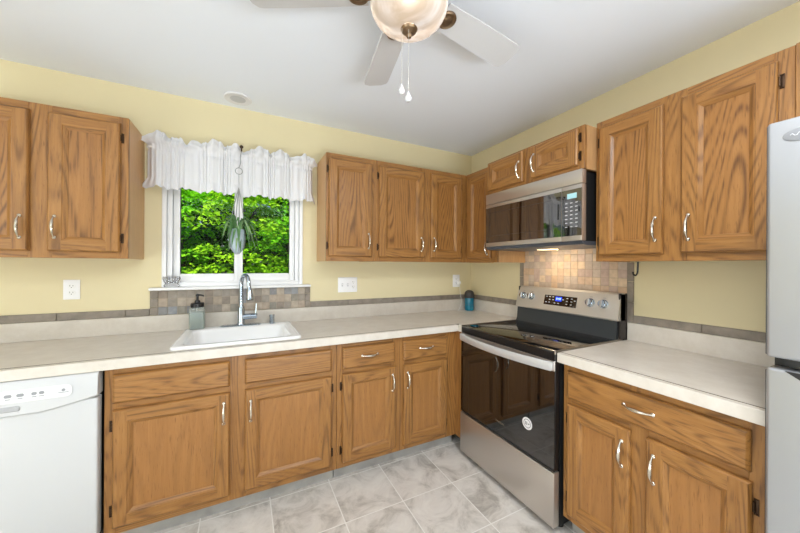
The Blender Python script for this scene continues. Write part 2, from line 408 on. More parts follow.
def rect_loop(x0, x1, z0, z1, a, y): return [(x0 + a, y, z0 + a), (x1 - a, y, z0 + a), (x1 - a, y, z1 - a), (x0 + a, y, z1 - a)]
def ring_quads(b, A, B, mats=(1, 0, 1, 0)):
    for k in range(4): b.face([A[k], A[(k + 1) % 4], B[(k + 1) % 4], B[k]], mats[k])
def door_mb(x0, x1, z0, z1, yb, fr=.056, t=.02):
    b = MB(); prof = [(0, 0), (0, .012), (.002, .016), (.007, t)]
    L = [rect_loop(x0, x1, z0, z1, a, yb - d) for a, d in prof]
    for A, B in zip(L, L[1:]): ring_quads(b, A, B)
    b.face(L[0][::-1], 0)
    a = .007; y = yb - t
    fr -= .002
    for xa, xb in ((x0 + a, x0 + fr), (x1 - fr, x1 - a)): b.face([(xa, y, z0 + a), (xb, y, z0 + a), (xb, y, z1 - a), (xa, y, z1 - a)], 0)
    for za, zb in ((z0 + a, z0 + fr), (z1 - fr, z1 - a)): b.face([(x0 + fr, y, za), (x1 - fr, y, za), (x1 - fr, y, zb), (x0 + fr, y, zb)], 1)
    fr += .002
    prof = [(fr - .002, t), (fr, t - .003), (fr + .004, t - .0035), (fr + .017, t - .0125), (fr + .018, t - .0145)]
    L = [rect_loop(x0, x1, z0, z1, q, yb - d) for q, d in prof]
    for A, B in zip(L, L[1:]): ring_quads(b, A, B)
    b.face(L[-1], 2)
    return b
def drawer_mb(x0, x1, z0, z1, yb, t=.02):
    b = MB(); L = [rect_loop(x0, x1, z0, z1, a, yb - d) for a, d in [(0, 0), (0, .011), (.002, .0145), (.008, t - .001), (.010, t)]]
    for A, B in zip(L, L[1:]): ring_quads(b, A, B, (1, 1, 1, 1))
    b.face(L[0][::-1], 1); b.face(L[-1], 1); return b

def cabinet(name, label, cat, group, loc, rz, W, D, HH, stiles, rails, doors=(), drawers=(), kick=None, dz=0, open_top=False, z_in=0):
    """local frame: x right, -y into the room, wall at y=0; HH top; z_in underside of the carcass"""
    r = thing(name, label, cat, loc, rz, group)
    t = .016; b = MB(); yf = -D + .019
    b.box(0, t, yf, -.002, z_in, HH, 1); b.box(W - t, W, yf, -.002, z_in, HH, 1)
    b.box(t, W - t, yf, -.002, z_in + .012, z_in + .028, 0); b.box(t, W - t, -.010, -.002, z_in + .028, HH, 0)
    if not open_top: b.box(t, W - t, yf, -.010, HH - t, HH, 0)
    b.build('carcass', [OAK_IN, OAK_S], r)
    b = MB()
    for xa, xb in stiles: b.box(xa, xb, -D, yf, z_in, HH, 0, .001, 1)
    for (xa, xb), (xc, xd) in zip(stiles, stiles[1:]):
        for za, zb in rails: b.box(xb, xc, -D, yf, za, zb, 1, .001, 1)
    b.build('face_frame', [OAK_V, OAK_H], r)
    for dd in doors:
        x0, x1, z0, z1, hs, hz = dd[:6]
        d = door_mb(x0, x1, z0, z1, -D - .001).build('door', [OAK_V, OAK_H, OAK_PB if kick else OAK_P], r, 25)
        if hs:
            hx = x1 - .028 if hs == 'R' else x0 + .028
            inst('handle', HANDLE_ME, d, (hx, -D - .021, hz))
            ex = x0 - .0075 if hs == 'R' else x1 + .0075
            for zz in ((z0 + .075, z1 - .075) if z1 - z0 > .3 else (z0 + .05, z1 - .05)):
                inst('hinge', HINGE_ME, d, (ex, -D - .0005, zz), (0, 0, 0) if hs == 'L' else (0, pi, 0))
    for x0, x1, z0, z1, h in drawers:
        d = drawer_mb(x0, x1, z0, z1, -D - .001).build('drawer' if h else 'false_drawer_front', [OAK_V, OAK_H], r, 25)
        if h: inst('handle', HANDLE_ME, d, ((x0 + x1) / 2, -D - .021, (z0 + z1) / 2 + .005), (0, pi / 2, 0))
    if kick:
        MB().box(kick[0], kick[1], -.53, -.515, 0, z_in + .012).build('toe_kick', KICK, r)
    return r

RZR = -pi / 2
BR = [(.095, .14), (.668, .712), (.83, .876)]             # base rails
TOPB = .876
# sink base (x -2.597 .. -1.527)
X = -2.604
cabinet('sink_base_cabinet', 'oak sink base cabinet with two blank drawer fronts over two doors, beside white dishwasher', 'cabinet', 'oak base cabinets',
        (X, 0, 0), 0, 1.076, .60, TOPB, [(0, .045), (.494, .584), (1.027, 1.076)], BR,
        [(.032, .504, .133, .675, 'R', .572), (.575, 1.043, .133, .675, 'L', .56)],
        [(.032, .504, .706, .838, False), (.575, 1.043, .706, .838, False)], (.002, 1.074), open_top=True, z_in=.095)
# two-drawer base reaching the corner
X = -1.526
bc_ = cabinet('base_cabinet', 'oak base cabinet with two small drawers over two doors, between sink cabinet and range', 'cabinet', 'oak base cabinets',
        (X, 0, 0), 0, .916, .60, TOPB, [(0, .045), (.372, .466), (.80, .916)], BR,
        [(.032, .398, .131, .675, 'R', .572), (.456, .808, .131, .675, 'L', .57)],
        [(.032, .386, .706, .838, True), (.453, .808, .706, .838, True)], (.002, .914), z_in=.095)
MB().box(.898, .9125, -.688, -.6005, .095, TOPB - .008).build('corner_filler', OAK_V, bc_)
# right base (local x = -(y) )
cabinet('base_cabinet', 'oak base cabinet with one wide drawer over two doors, between range and refrigerator', 'cabinet', 'oak base cabinets',
        (0, -1.458, 0), RZR, .690, .60, TOPB, [(0, .04), (.30, .37), (.645, .690)], BR,
        [(.028, .308, .131, .672, 'R', .565), (.365, .655, .131, .672, 'L', .562)],
        [(.028, .652, .703, .834, True)], (.002, .688), z_in=.095)

UZ, UT = 1.376, 2.1356
uh = UT - UZ
UR = [(0, .045), (uh - .055, uh)]
hz = 1.525 - UZ
D0, D1 = .034, 2.097 - UZ
cabinet('wall_cabinet', 'two-door oak wall cabinet left of the window with curved nickel pulls', 'cabinet', 'oak wall cabinets',
        (-3.277, 0, UZ), 0, .680, .308, uh, [(0, .045), (.30, .385), (.635, .680)], UR,
        [(.034, .308, D0, D1, 'R', hz), (.372, .648, D0, D1, 'L', hz + .005)])
cabinet('wall_cabinet', 'narrow single-door oak wall cabinet just right of the window', 'cabinet', 'oak wall cabinets',
        (-1.5286, 0, UZ), 0, .3656, .308, uh, [(0, .035), (.33, .3656)], UR,
        [(.0146, .3376, D0, D1, 'R', hz)])
cabinet('wall_cabinet', 'two-door oak wall cabinet on the back wall running into the corner', 'cabinet', 'oak wall cabinets',
        (-1.1625, 0, UZ), 0, 1.160, .308, uh, [(0, .040), (.41, .495), (.79, .8545)], UR,
        [(.0275, .4215, D0, D1, 'R', hz - .01), (.4855, .7945, D0, D1, 'L', hz - .006)])
cabinet('corner_wall_cabinet', 'oak wall cabinet at the corner, partly hidden behind the microwave', 'cabinet', 'oak wall cabinets',
        (0, -.3085, UZ), RZR, .3755, .308, uh, [(0, .03), (.30, .3755)], UR,
        [(.034, .318, D0, D1, 'R', hz - .035)])
cabinet('wall_cabinet', 'short two-door oak wall cabinet sitting on top of the microwave', 'cabinet', 'oak wall cabinets',
        (0, -.686, 1.878), RZR, .749, .408, .2365, [(0, .035), (.33, .425), (.710, .749)], [(0, .03), (.205, .2365)],
        [(.018, .343, .022, .222, 'R', .105), (.405, .718, .022, .222, 'L', .115)])
cabinet('wall_cabinet', 'large two-door oak wall cabinet between the microwave and the refrigerator', 'cabinet', 'oak wall cabinets',
        (0, -1.437, UZ), RZR, .696, .308, uh, [(0, .035), (.296, .396), (.646, .696)], UR,
        [(.022, .313, D0, D1, 'R', hz), (.379, .659, D0, D1, 'L', hz - .004)])
cabinet('wall_cabinet', 'oak wall cabinet above the refrigerator, only its edge in view', 'cabinet', 'oak wall cabinets',
        (0, -2.135, 1.83), RZR, .78, .316, UT - 1.83, [(0, .04), (.36, .42), (.74, .78)], [(0, .04), (.26, UT - 1.83)],
        [(.03, .37, .03, .27, 'R', .1), (.41, .75, .03, .27, 'L', .1)])

# ---------------------------------------------------------------- countertops
CT = .917
def counter_slab(b, x0, x1, y0, y1, z0=TOPB + .001, z1=CT): b.box(x0, x1, y0, y1, z0, z1)
SX0, SX1, SY0, SY1 = -2.335, -1.765, -.575, -.075          # sink cut-out
ct = thing('countertop', 'L-shaped beige laminate countertop holding the white sink', 'countertop', (-1.9, -.3, CT))
ct_off = Vector((1.9, .3, -CT))
def off_build(b, name, m, parent, off, smooth=35):
    b.v = [tuple(Vector(v) + off) for v in b.v]; return b.build(name, m, parent, smooth)
b = MB(); E0 = -3.6
ye = -.622
for args in ((E0, SX0, -.61, -.001), (SX1, -.001, -.61, -.001), (SX0, SX1, SY1, -.001), (SX0, SX1, -.61, SY0)): counter_slab(b, *args)
counter_slab(b, -.61, -.001, -.688, -.61)
off_build(b, 'slab', COUNTER, ct, ct_off, 0)
b = MB(); b.box(E0, -.64, -.64, -.6125, TOPB - .006, CT - .0012, 0, .0015, 1); b.box(-.64, -.6125, -.688, -.64, TOPB - .006, CT - .0012, 0, .0015, 1)
off_build(b, 'front_edge', COUNTER, ct, ct_off)
b = MB(); b.box(E0, -.6112, -.6125, -.6098, CT - .01, CT + .0002); off_build(b, 'edge_seam', SEAM, ct, ct_off, 0)
b = MB(); b.box(E0, -.001, -.02, -.001, CT, 1.02, 0, .002, 1); b.box(-.02, -.001, -.688, -.02, CT, 1.02, 0, .002, 1)
off_build(b, 'backsplash', COUNTER, ct, ct_off)
ct2 = thing('countertop', 'short beige laminate countertop between the range and the refrigerator', 'countertop', (-.3, -1.8, CT))
o2 = Vector((.3, 1.8, -CT))
b = MB(); counter_slab(b, -.61, -.001, -2.150, -1.4475); off_build(b, 'slab', COUNTER, ct2, o2, 0)
b = MB(); b.box(-.64, -.6125, -2.150, -1.4475, TOPB - .006, CT - .0012, 0, .0015, 1); off_build(b, 'front_edge', COUNTER, ct2, o2)
b = MB(); b.box(-.6125, -.6098, -2.150, -1.4475, CT - .01, CT + .0002); off_build(b, 'edge_seam', SEAM, ct2, o2, 0)
b = MB(); b.box(-.02, -.001, -2.150, -1.4475, CT, 1.02, 0, .002, 1); off_build(b, 'backsplash', COUNTER, ct2, o2)

# ---------------------------------------------------------------- wall tiles
def mosaic(name, label, mats, put, cols, rows, size_c, size_r, group=None):
    """put(u, v, depth) -> world point; tile squares as low blocks over a grout bed"""
    b = MB(); g = .0022; n = len(mats)
    W, Hh = cols * size_c, rows * size_r
    def block(u0, u1, v0, v1, d0, d1, mi):
        p = [put(u, v, d) for d in (d0, d1) for (u, v) in ((u0, v0), (u1, v0), (u1, v1), (u0, v1))]
        e = [put(u, v, d1 - .001) for (u, v) in ((u0, v0), (u1, v0), (u1, v1), (u0, v1))]
        b.loops([p[:4], e, [put(u, v, d1) for (u, v) in ((u0 + .0012, v0 + .0012), (u1 - .0012, v0 + .0012), (u1 - .0012, v1 - .0012), (u0 + .0012, v1 - .0012))]], mi, False, True)
    block(0, W, 0, Hh, 0, .004, n)
    for i in range(cols):
        for j in range(rows):
            block(i * size_c + g / 2, (i + 1) * size_c - g / 2, j * size_r + g / 2, (j + 1) * size_r - g / 2, .002, .006, random.randrange(n))
    o = b.build(name, list(mats) + [GROUT], None, 20)
    return tag(o, label, 'backsplash', group)
mosaic('tile_backsplash', 'small square brown and grey stone tiles below the window sill', STONE, lambda u, v, d: (-2.524 + u, -d - .0005, 1.021 + v), 18, 3, .0504, .0525)
mosaic('tile_backsplash', 'small square peach and tan tiles on the wall behind the range', WARM, lambda u, v, d: (-d - .0005, -.668 - u, 1.021 + v), 15, 9, .0514, .0515)
def strip(b, put, u0, u1, v0, v1, L, vertical=False):
    def block(a0, a1, c0, c1):
        q = ((a0, c0), (a1, c0), (a1, c1), (a0, c1))
        b.loops([[put(u, v, 0) for u, v in q], [put(u, v, .007) for u, v in q],
                 [put(u + (.0015 if u == a0 else -.0015), v + (.0015 if v == c0 else -.0015), .0085) for u, v in q]], 0, False, True)
    a = v0 if vertical else u0; end = v1 if vertical else u1
    while a < end - .01:
        e = min(a + L, end)
        if vertical: block(u0, u1, a + .001, e - .001)
        else: block(a + .001, e - .001, v0, v1)
        a = e
Pb = lambda u, v, d: (u, -d - .0005, v)
Pr = lambda u, v, d: (-d - .0005, -u, v)
B0, B1 = 1.021, 1.064
b = MB(); strip(b, Pb, -3.6, -2.567, B0, B1, .305); strip(b, Pb, -2.566, -2.5245, B0, 1.179, .053, True)
tag(b.build('tile_border', BORDER), 'grey stone tile border strip left of the window, stepping up beside the tiles', 'tile border', 'stone border strips')
b = MB(); strip(b, Pb, -1.577, -.01, B0, B1, .305); strip(b, Pb, -1.616, -1.578, B0, 1.179, .053, True); strip(b, Pr, .01, .632, B0, B1, .305)
strip(b, Pr, .633, .667, B0, 1.375, .12, True)
tag(b.build('tile_border', BORDER), 'grey stone tile border strip running round the corner from window to range', 'tile border', 'stone border strips')
b = MB(); strip(b, Pr, 1.4395, 1.474, B0, 1.375, .12, True); strip(b, Pr, 1.475, 2.16, B0, B1, .305)
tag(b.build('tile_border', BORDER), 'grey stone tile border strip right of the range, above the short countertop', 'tile border', 'stone border strips')

# ---------------------------------------------------------------- dishwasher
dw = thing('dishwasher', 'white built-in dishwasher under the left end of the countertop', 'dishwasher', (-2.911, -.3, 0))
def dwo(b, n, m, p=dw, s=35): return off_build(b, n, m, p, Vector((2.911, .3, 0)), s)
DX0, DX1 = -3.213, -2.617
dwo(MB().box(DX0 + .006, DX1 - .006, -.575, -.02, .1, .862), 'tub', BLACKM)
d = dwo(MB().box(DX0, DX1, -.632, -.578, .12, .752, 0, .008, 3), 'door', APPL)
# control panel: bottom edge dips in the middle
b = MB(); n = 24; lo = []
for i in range(n + 1):
    t = i / n; x = DX0 - .001 + t * (DX1 - DX0 + .002); s = sin(pi * t)
    zb = .762 - .036 * min(1, s * 1.25)
    yf = -.640 - .008 * min(1, s * 1.6)
    lo.append([(x, -.578, zb), (x, yf + .006, zb), (x, yf, zb + .006), (x, yf + .004, .850), (x, yf + .016, .866), (x, -.578, .866)])
b.loops(lo, 0, True, True)
cp = dwo(b, 'control_panel', APPL)
b = MB(); b.loops([rrect(-2.911, 0, .062, .011, .008, 0), rrect(-2.911, 0, .058, .007, .005, .0045)], 0, True, True)
b.v = [(x, -.6495 + .002 - z, .757 + y) for x, y, z in b.v]; dwo(b, 'handle_pocket', mat('pocket_shadow_grey', (176, 177, 180), .5), cp)
b = MB()
b.loops([rrect(-2.86, 0, .165, .026, .02, 0), rrect(-2.86, 0, .163, .024, .02, .0009)], 0, True, True)
b.v = [(x, -.6465 - z, .806 + y) for x, y, z in b.v]; dwo(b, 'button_plate', mat('panel_white', (228, 229, 232), .4), cp)
for i, x in enumerate((-2.99, -2.955, -2.92, -2.885, -2.85, -2.81, -2.788)):
    rr = .011 if i < 5 else .008; b = MB()
    b.loops([rrect(x, 0, rr, .0065, .006, 0), rrect(x, 0, rr - .001, .0055, .005, .001)], 0, True, True)
    b.box(x - .007, x + .007, -.0145, -.0115, 0, .0006)
    b.v = [(x, -.6475 - z, .810 + y) for x, y, z in b.v]; dwo(b, 'button', GREYP, cp)
b = MB(); b.box(-.016, .016, -.0012, .0012, 0, .0006)
b.loops([[(.006 * cos(a) , .010 + .006 * sin(a), 0) for a in [k * pi / 8 for k in range(16)]], [(.006 * cos(a), .010 + .006 * sin(a), .0008) for a in [k * pi / 8 for k in range(16)]]], 0, False, True)
b.v = [(x - 2.722, -.6475 - z, .800 + y) for x, y, z in b.v]; dwo(b, 'indicator_mark', GREYP, cp)
dwo(MB().box(DX0, DX1, -.54, -.52, 0, .1), 'kick_plate', BLACKM)

# ---------------------------------------------------------------- sink, faucet, soap, air gap
sk = thing('sink', 'white rectangular drop-in kitchen sink under the window', 'sink', (-2.05, -.32, CT))
b = MB(); cx, cy = -2.05, -.3235
Ls = [rrect(cx, cy, .318, .2695, .035, CT + .0005), rrect(cx, cy, .319, .2705, .036, CT + .007), rrect(cx, cy, .316, .2675, .034, CT + .0135), rrect(cx, cy, .308, .2595, .03, CT + .016)]
cy2 = -.355
Ls += [rrect(cx, cy2, .272, .206, .05, CT + .016), rrect(cx, cy2, .266, .200, .05, CT + .012), rrect(cx, cy2, .262, .196, .05, CT - .004),
       rrect(cx, cy2, .245, .18, .06, CT - .15), rrect(cx, cy2, .225, .16, .06, CT - .172), rrect(cx, cy2, .04, .04, .04, CT - .178)]
b.loops(Ls, 0, False, True); off_build(b, 'basin', PORC, sk, Vector((2.05, .32, -CT)), 50)
b = MB(); b.lathe([(.041, 0), (.041, .003), (.034, .004), (.03, .001)], (0, -.035, -.178), 24); b.build('drain', CHROME, sk)
ZD = CT + .0165
fc = thing('faucet', 'chrome gooseneck pull-down faucet standing behind the white sink', 'faucet', (-2.052, -.098, ZD))
b = MB(); b.loops([rrect(0, 0, .125, .027, .026, 0), rrect(0, 0, .125, .027, .026, .004), rrect(0, 0, .118, .021, .02, .008)], 0, True, True); b.build('base_plate', CHROME, fc)
b = MB(); b.lathe([(.026, .006), (.026, .014), (.0225, .02), (.0215, .12), (.019, .128), (.0155, .132)], n=24); b.build('body', CHROME, fc)
dx, dy = .40, -.90
P = [(0, 0, .12), (0, 0, .2), (0, 0, .268)]
for k in range(1, 13):
    a = pi - pi * k / 12 * 1.03; r = .055
    P.append(((r + r * cos(a)) * dx, (r + r * cos(a)) * dy, 0.278 + r * 1.15 * sin(a)))
ex, ey, ez = P[-1]
P += [(ex + .004 * dx, ey + .004 * dy, ez - .012)]
b = MB(); b.tube(P, .0135, 16); nk = b.build('gooseneck', CHROME, fc)
b = MB(); b.tube([P[-1], (P[-1][0] + .003, P[-1][1] - .004, ez - .025), (P[-1][0] + .006, P[-1][1] - .008, ez - .075), (P[-1][0] + .007, P[-1][1] - .010, ez - .088)], [.0145, .016, .024, .023], 18); sp = b.build('spray_head', CHROME, fc)
b = MB(); e = P[-1]; b.lathe([(.0185, 0), (.0185, -.003)], (e[0] + .007, e[1] - .010, ez - .088), 18); b.build('spray_nozzle', BLACK, sp)
b = MB(); b.tube([(.012, -.004, .058), (.05, -.008, .060), (.094, -.012, .062)], [.020, .0195, .0185], 16); b.tube([(.094, -.012, .062), (.100, -.0125, .062)], [.0175, .013], 16); lv = b.build('valve_barrel', CHROME, fc)
b = MB(); b.tube([(.090, -.012, .075), (.092, -.012, .10), (.094, -.006, .145)], [.0055, .005, .004], 10); b.build('lever', CHROME, lv)
ag = thing('air_gap', 'small chrome cylinder on the sink deck right of the faucet', 'sink fitting', (-1.858, -.098, ZD))
MB().lathe([(.023, 0), (.023, .004), (.019, .006)], n=20).build('flange', CHROME, ag)
MB().lathe([(.0165, .006), (.0165, .044), (.0185, .046), (.0185, .058), (.015, .062)], n=20).build('cap', CHROME, ag)
sd = thing('soap_dispenser', 'pale green glass soap dispenser with black pump on the sink corner', 'soap dispenser', (-2.303, -.098, ZD))
b = MB(); b.loops([rrect(0, 0, .036, .036, .012, .001), rrect(0, 0, .04, .04, .014, .006), rrect(0, 0, .04, .04, .014, .118), rrect(0, 0, .036, .036, .014, .128), rrect(0, 0, .026, .026, .02, .133)], 0, True, True); b.build('bottle', SOAPG, sd)
b = MB(); b.loops([rrect(0, 0, .0345, .0345, .010, .006), rrect(0, 0, .0345, .0345, .010, .100)], 0, True, True); b.build('soap', SOAPL, sd)
b = MB(); b.lathe([(.034, .131), (.036, .133), (.036, .152), (.033, .155), (.016, .157), (.014, .170), (.007, .172), (.006, .195), (.010, .196), (.010, .206), (.004, .209)], n=20)
b.tube([(0, 0, .203), (.02, -.016, .203), (.034, -.027, .199)], [.005, .0045, .004], 8); b.build('pump', BLACK, sd)
b = MB(); b.tube([(0, 0, .13), (-.008, -.01, .012)], .003, 6); b.build('dip_tube', mat('clear_tube_white', (220, 226, 224), .3), sd)

sd.scale = (1.06, 1.06, 1.07)
# ---------------------------------------------------------------- range
rg = thing('range', 'stainless steel electric range with black glass cooktop and oven door', 'range', (0, -1.068, 0), RZR)
# local: x = -(y+1.068), y = world x
HW = .377
MB().box(-HW, HW, -.610, -.03, .035, .90).build('body', BLACKM, rg)
b = MB(); b.box(-HW, HW, -.655, -.612, .036, .312, 0, .005, 2); dr = b.build('storage_drawer', STEEL, rg)
# oven door
od = MB().box(-HW, HW, -.648, -.612, .320, .872, 0, .004, 2).build('oven_door', BLACK, rg)
MB().box(-HW + .003, HW - .003, -.6505, -.6485, .328, .835, 0).build('door_glass', GLASSB, od)
b = MB(); b.box(-HW, HW, -.653, -.6485, .822, .872, 0, .002, 1); b.build('door_trim', STEEL, od)
b = MB(); b.box(-HW, HW, -.652, -.6485, .320, .330, 0, .001, 1); b.build('lower_trim', BLACK, od)
# bowed bar handle
b = MB(); lp = []
for i in range(25):
    t = -1 + 2 * i / 24; x = t * (HW - .012); yo = -.660 - .042 * (1 - t * t)
    sec = [(-.006, -.018), (.006, -.016), (.008, 0), (.006, .012), (-.004, .016), (-.009, .010), (-.011, -.004), (-.009, -.014)]
    lp.append([(x, yo + q[0], .848 + q[1] * 1.35) for q in sec])
b.loops(lp, 0, True, True); b.box(-HW + .004, -HW + .04, -.668, -.65, .828, .868, 0, .004, 2); b.box(HW - .04, HW - .004, -.668, -.65, .828, .868, 0, .004, 2)
b.build('oven_handle', steel('handle_steel', (212, 213, 216), .36, 'x', metal=.55), od)
TX = Matrix.Rotation(pi / 2, 4, 'X')
text_mesh('brand_badge', 'Whirlpool', .017, NICKEL, od, Matrix.Translation((.004, -.6508, .401)) @ TX)
b = MB()
ring = lambda r, z: [(r * cos(2 * pi * k / 28), r * sin(2 * pi * k / 28), z) for k in range(28)]
b.loops([ring(.033, 0), ring(.033, .0004)], 0, False, True); b.loops([ring(.024, .0005), ring(.021, .0005)], 1); b.box(-.013, -.009, -.009, .010, .0005, .0007, 1); b.box(-.004, .0, -.009, .010, .0005, .0007, 1); b.box(.006, .015, -.002, .003, .0005, .0007, 1)
b.v = [(x + .208, -.6508 - z, .487 + y) for x, y, z in b.v]
b.build('round_disc', [mat('disc_white', (226, 224, 226), .5), mat('disc_dark', (60, 58, 66), .5)], od)  # white disc with dark ring and bars on the door glass
# front rail + cooktop
MB().box(-HW, HW, -.650, -.60, .874, .915, 0, .003, 1).build('front_rail', BLACK, rg)
b = MB()
for k in range(34): b.box(-.33 + k * .02, -.318 + k * .02, -.6515, -.650, .877, .881)
b.build('rail_vent', BLACKM, rg)
ckt = MB().box(-HW + .006, HW - .006, -.648, -.075, .912, .9235, 0, .003, 2).build('cooktop', COOK, rg)
for x in (-HW, HW - .007): MB().box(x, x + .007, -.650, -.06, .905, .926, 0, .002, 1).build('cooktop_trim', STEELD, rg)
for x, y, r in ((-.19, -.50, .115), (.19, -.50, .095), (-.19, -.24, .08), (.19, -.24, .1), (0, -.19, .05)):
    b = MB()
    for q in ((r, r - .003), (r * .62, r * .62 - .0025)):
        b.loops([[(x + a * cos(2 * pi * k / 40), y + a * sin(2 * pi * k / 40), .92375) for k in range(40)] for a in q], 0)
    b.build('burner_ring', BURN, ckt, 0)
# backguard: vent strip below, leaning stainless control panel above
b = MB(); sec = [(-.02, .90), (-.115, .922), (-.105, .95), (-.098, 1.03), (-.02, 1.03)]
b.loops([[(x, p[0], p[1]) for p in sec] for x in (-HW + .004, HW - .012)], 0, True, True); b.build('backguard_vent', mat('dark_slate_enamel', (52, 57, 62), .3), rg)
b = MB(); sec = [(-.035, 1.032), (-.113, 1.032), (-.116, 1.04), (-.078, 1.182), (-.066, 1.192), (-.035, 1.192)]
b.loops([[(x, p[0], p[1]) for p in sec] for x in (-HW, HW)], 0, True, True); pn = b.build('control_panel', PANELST, rg)
b = MB()
DBE = mat('dark_brown_enamel', (46, 40, 36), .4)
for x in (-HW, HW - .012): MB().box(x, x + .012, -.085, -.012, .90, 1.19, 0, .003, 1).build('backguard_end', DBE, rg)
al = math.atan2(.038, .142)                                  # panel lean
PM = Matrix.Translation((0, -.0975, 1.109)) @ Matrix.Rotation(-al, 4, 'X')
def on_panel(b): b.v = [tuple(PM @ Vector(v)) for v in b.v]; return b
on_panel(MB().box(-.128, .118, -.0025, .002, -.034, .036, 0, .001, 1)).build('display_window', GLASSB, pn)
on_panel(MB().box(-.038, .010, -.0032, -.0024, -.003, .028, 0)).build('clock_display', DISP, pn)
text_mesh('clock_digits', '8:08', .021, DISPT, pn, PM @ Matrix.Translation((-.014, -.0034, .0125)) @ TX, .0002)
b = MB()
for x, z in ((-.108, .024), (-.083, .024), (-.058, .024), (-.083, .004), (-.056, .004), (-.108, -.016), (-.083, -.016), (-.040, -.018), (-.012, -.018), (.02, .01), (.05, .022), (.05, .002), (.05, -.018), (.082, .022), (.082, .002), (.082, -.018), (.105, .01)):
    b.box(x - .006, x + .006, -.0031, -.0024, z - .0025, z + .0025)
on_panel(b).build('keypad_print', LGREY, pn)
for x in (-.318, -.242, .208, .288):
    kM = PM @ Matrix.Translation((x, -.001, .012)) @ Matrix.Rotation(pi / 2, 4, 'X')
    kb = MB(); kb.lathe([(.027, 0), (.027, .003), (.0235, .004), (.0225, .024), (.0195, .027)], n=28, M=kM); k = kb.build('knob', CHROME, pn)
    gb = MB(); gb.box(-.005, .005, -.022, .022, .026, .036, 0, .002, 1); gb.v = [tuple(kM @ Vector(v)) for v in gb.v]; gb.build('knob_grip', STEEL, k)
    gb = MB(); gb.box(x - .008, x + .008, -.001, .0, .048, .051); on_panel(gb).build('knob_mark', GREYP, pn)
for sx in (-.34, .34):
    for y in (-.56, -.1): MB().lathe([(.02, 0), (.02, .04)], (sx, y, 0), 12).build('foot', BLACK, rg)

# ---------------------------------------------------------------- microwave
mw = thing('microwave', 'over-the-range microwave with mirrored glass door under the short oak cabinet', 'microwave', (0, -1.060, 1.465), RZR)
MW = .372
MB().box(-MW + .004, MW - .018, -.385, -.004, .022, .408).build('case', BLACKM, mw)
b = MB(); b.box(-MW, MW, -.425, -.387, .334, .4105, 0, .003, 2); b.build('top_grille', STEEL, mw)
XD = .252
d = MB().box(-MW, XD - .001, -.425, -.387, .024, .3315, 0, .003, 2).build('door', STEEL, mw)
MB().box(-MW + .002, XD - .002, -.4268, -.4245, .052, .308).build('door_glass', MWGLASS, d)
b = MB(); frame_rect(b, -MW + .045, XD - .06, .10, .27, -.4272, -.4262, .0015, 0); b.build('window_outline', mat('window_outline_grey', (58, 52, 50), .3), d)
b = MB(); b.box(XD - .024, XD - .016, -.4290, -.4266, .15, .24, 0, .002, 1); b.build('finger_pull', BLACK, d)
c = MB().box(XD + .001, MW, -.425, -.387, .024, .3315, 0, .003, 2).build('control_panel', STEEL, mw)
MB().box(XD + .003, MW - .001, -.4268, -.4245, .052, .308).build('panel_glass', MWGLASS, c)
MB().box(XD + .035, XD + .092, -.4275, -.4266, .258, .287).build('clock_display', MWDISP, c)
b = MB()
for j in range(7):
    for i in range(3): b.box(XD + .030 + i * .030 - .007, XD + .030 + i * .030 + .007, -.4274, -.4266, .232 - j * .022, .2365 - j * .022)
b.build('keypad', LGREY, c)
MB().box(MW - .018, MW - .010, -.4285, -.4266, .18, .21, 0, .002, 1).build('release_button', BLACK, c)
b = MB(); lo = [(-.424, .0225), (-.41, .004), (-.38, 0), (-.02, 0), (-.02, .0225)]
b.loops([[(x, p[0], p[1]) for p in lo] for x in (-MW, MW)], 0, True, True); un_ = b.build('underside_vent', mat('slate_blue_grey_metal', (92, 98, 108), .35, metal=.5), mw)
lens_ = MB().box(-.10, .02, -.20, -.14, -.004, -.0005).build('hood_lamp', mat('lit_lamp_lens', (255, 232, 190), .4, emit=3, emit_col=(255, 226, 176)), mw)
hl = light('hood_lamp_light', 'AREA', (-.17, -1.02, 1.459), (0.28, 0, -1), 1.5, (1, .80, .55), .22, .06)

# ---------------------------------------------------------------- refrigerator
fr = thing('refrigerator', 'silver top-freezer refrigerator at the right edge beside the short countertop', 'refrigerator', (0, -2.54, 0), RZR)
FW = .379
MB().box(-FW + .003, FW - .003, -.630, -.03, .02, 1.755, 0, .006, 2).build('cabinet', GASKET, fr)
MB().box(-FW + .004, FW - .004, -.640, -.630, .06, 1.745).build('gasket', BLACK, fr)
def fdoor(z0, z1, nm):
    b = MB(); b.box(-FW, FW, -.700, -.641, z0, z1, 0, .009, 4); return b.build(nm, FRIDGE, fr)
f1 = fdoor(1.094, 1.762, 'freezer_door'); f2 = fdoor(.07, 1.064, 'fridge_door')
for f in (f1, f2):
    z0, z1 = (1.10, 1.755) if f is f1 else (.08, 1.055)
    MB().box(-FW - .0015, -FW + .002, -.692, -.650, z0, z1).build('side_trim', GASKET, f)
b = MB(); b.box(-FW + .03, FW - .02, -.66, -.642, 1.066, 1.092); b.build('gap_recess', BLACK, fr)
b = MB(); lp = []
for i in range(13):
    t = i / 12; x = -FW + .036 + t * .55; h = .040 * min(1, t * 9) 
    lp.append([(x, -.7005, 1.062), (x, -.7005, 1.062 - h), (x, -.668, 1.062 - h * .8), (x, -.668, 1.062)])
b.loops(lp, 0, True, True); b.build('handle_recess', BLACK, f2)
b = MB(); el = lambda a, c, z: [(a * cos(2 * pi * k / 32), c * sin(2 * pi * k / 32), z) for k in range(32)]
b.loops([el(.034, .0175, 0), el(.034, .0175, .0015), el(.032, .0155, .0022)], 0, False, True)
b.v = [(x - FW + .064, -.7002 - z, 1.712 + y) for x, y, z in b.v]; em = b.build('oval_emblem', mat('emblem_grey', (132, 134, 138), .4, metal=.3), f1)
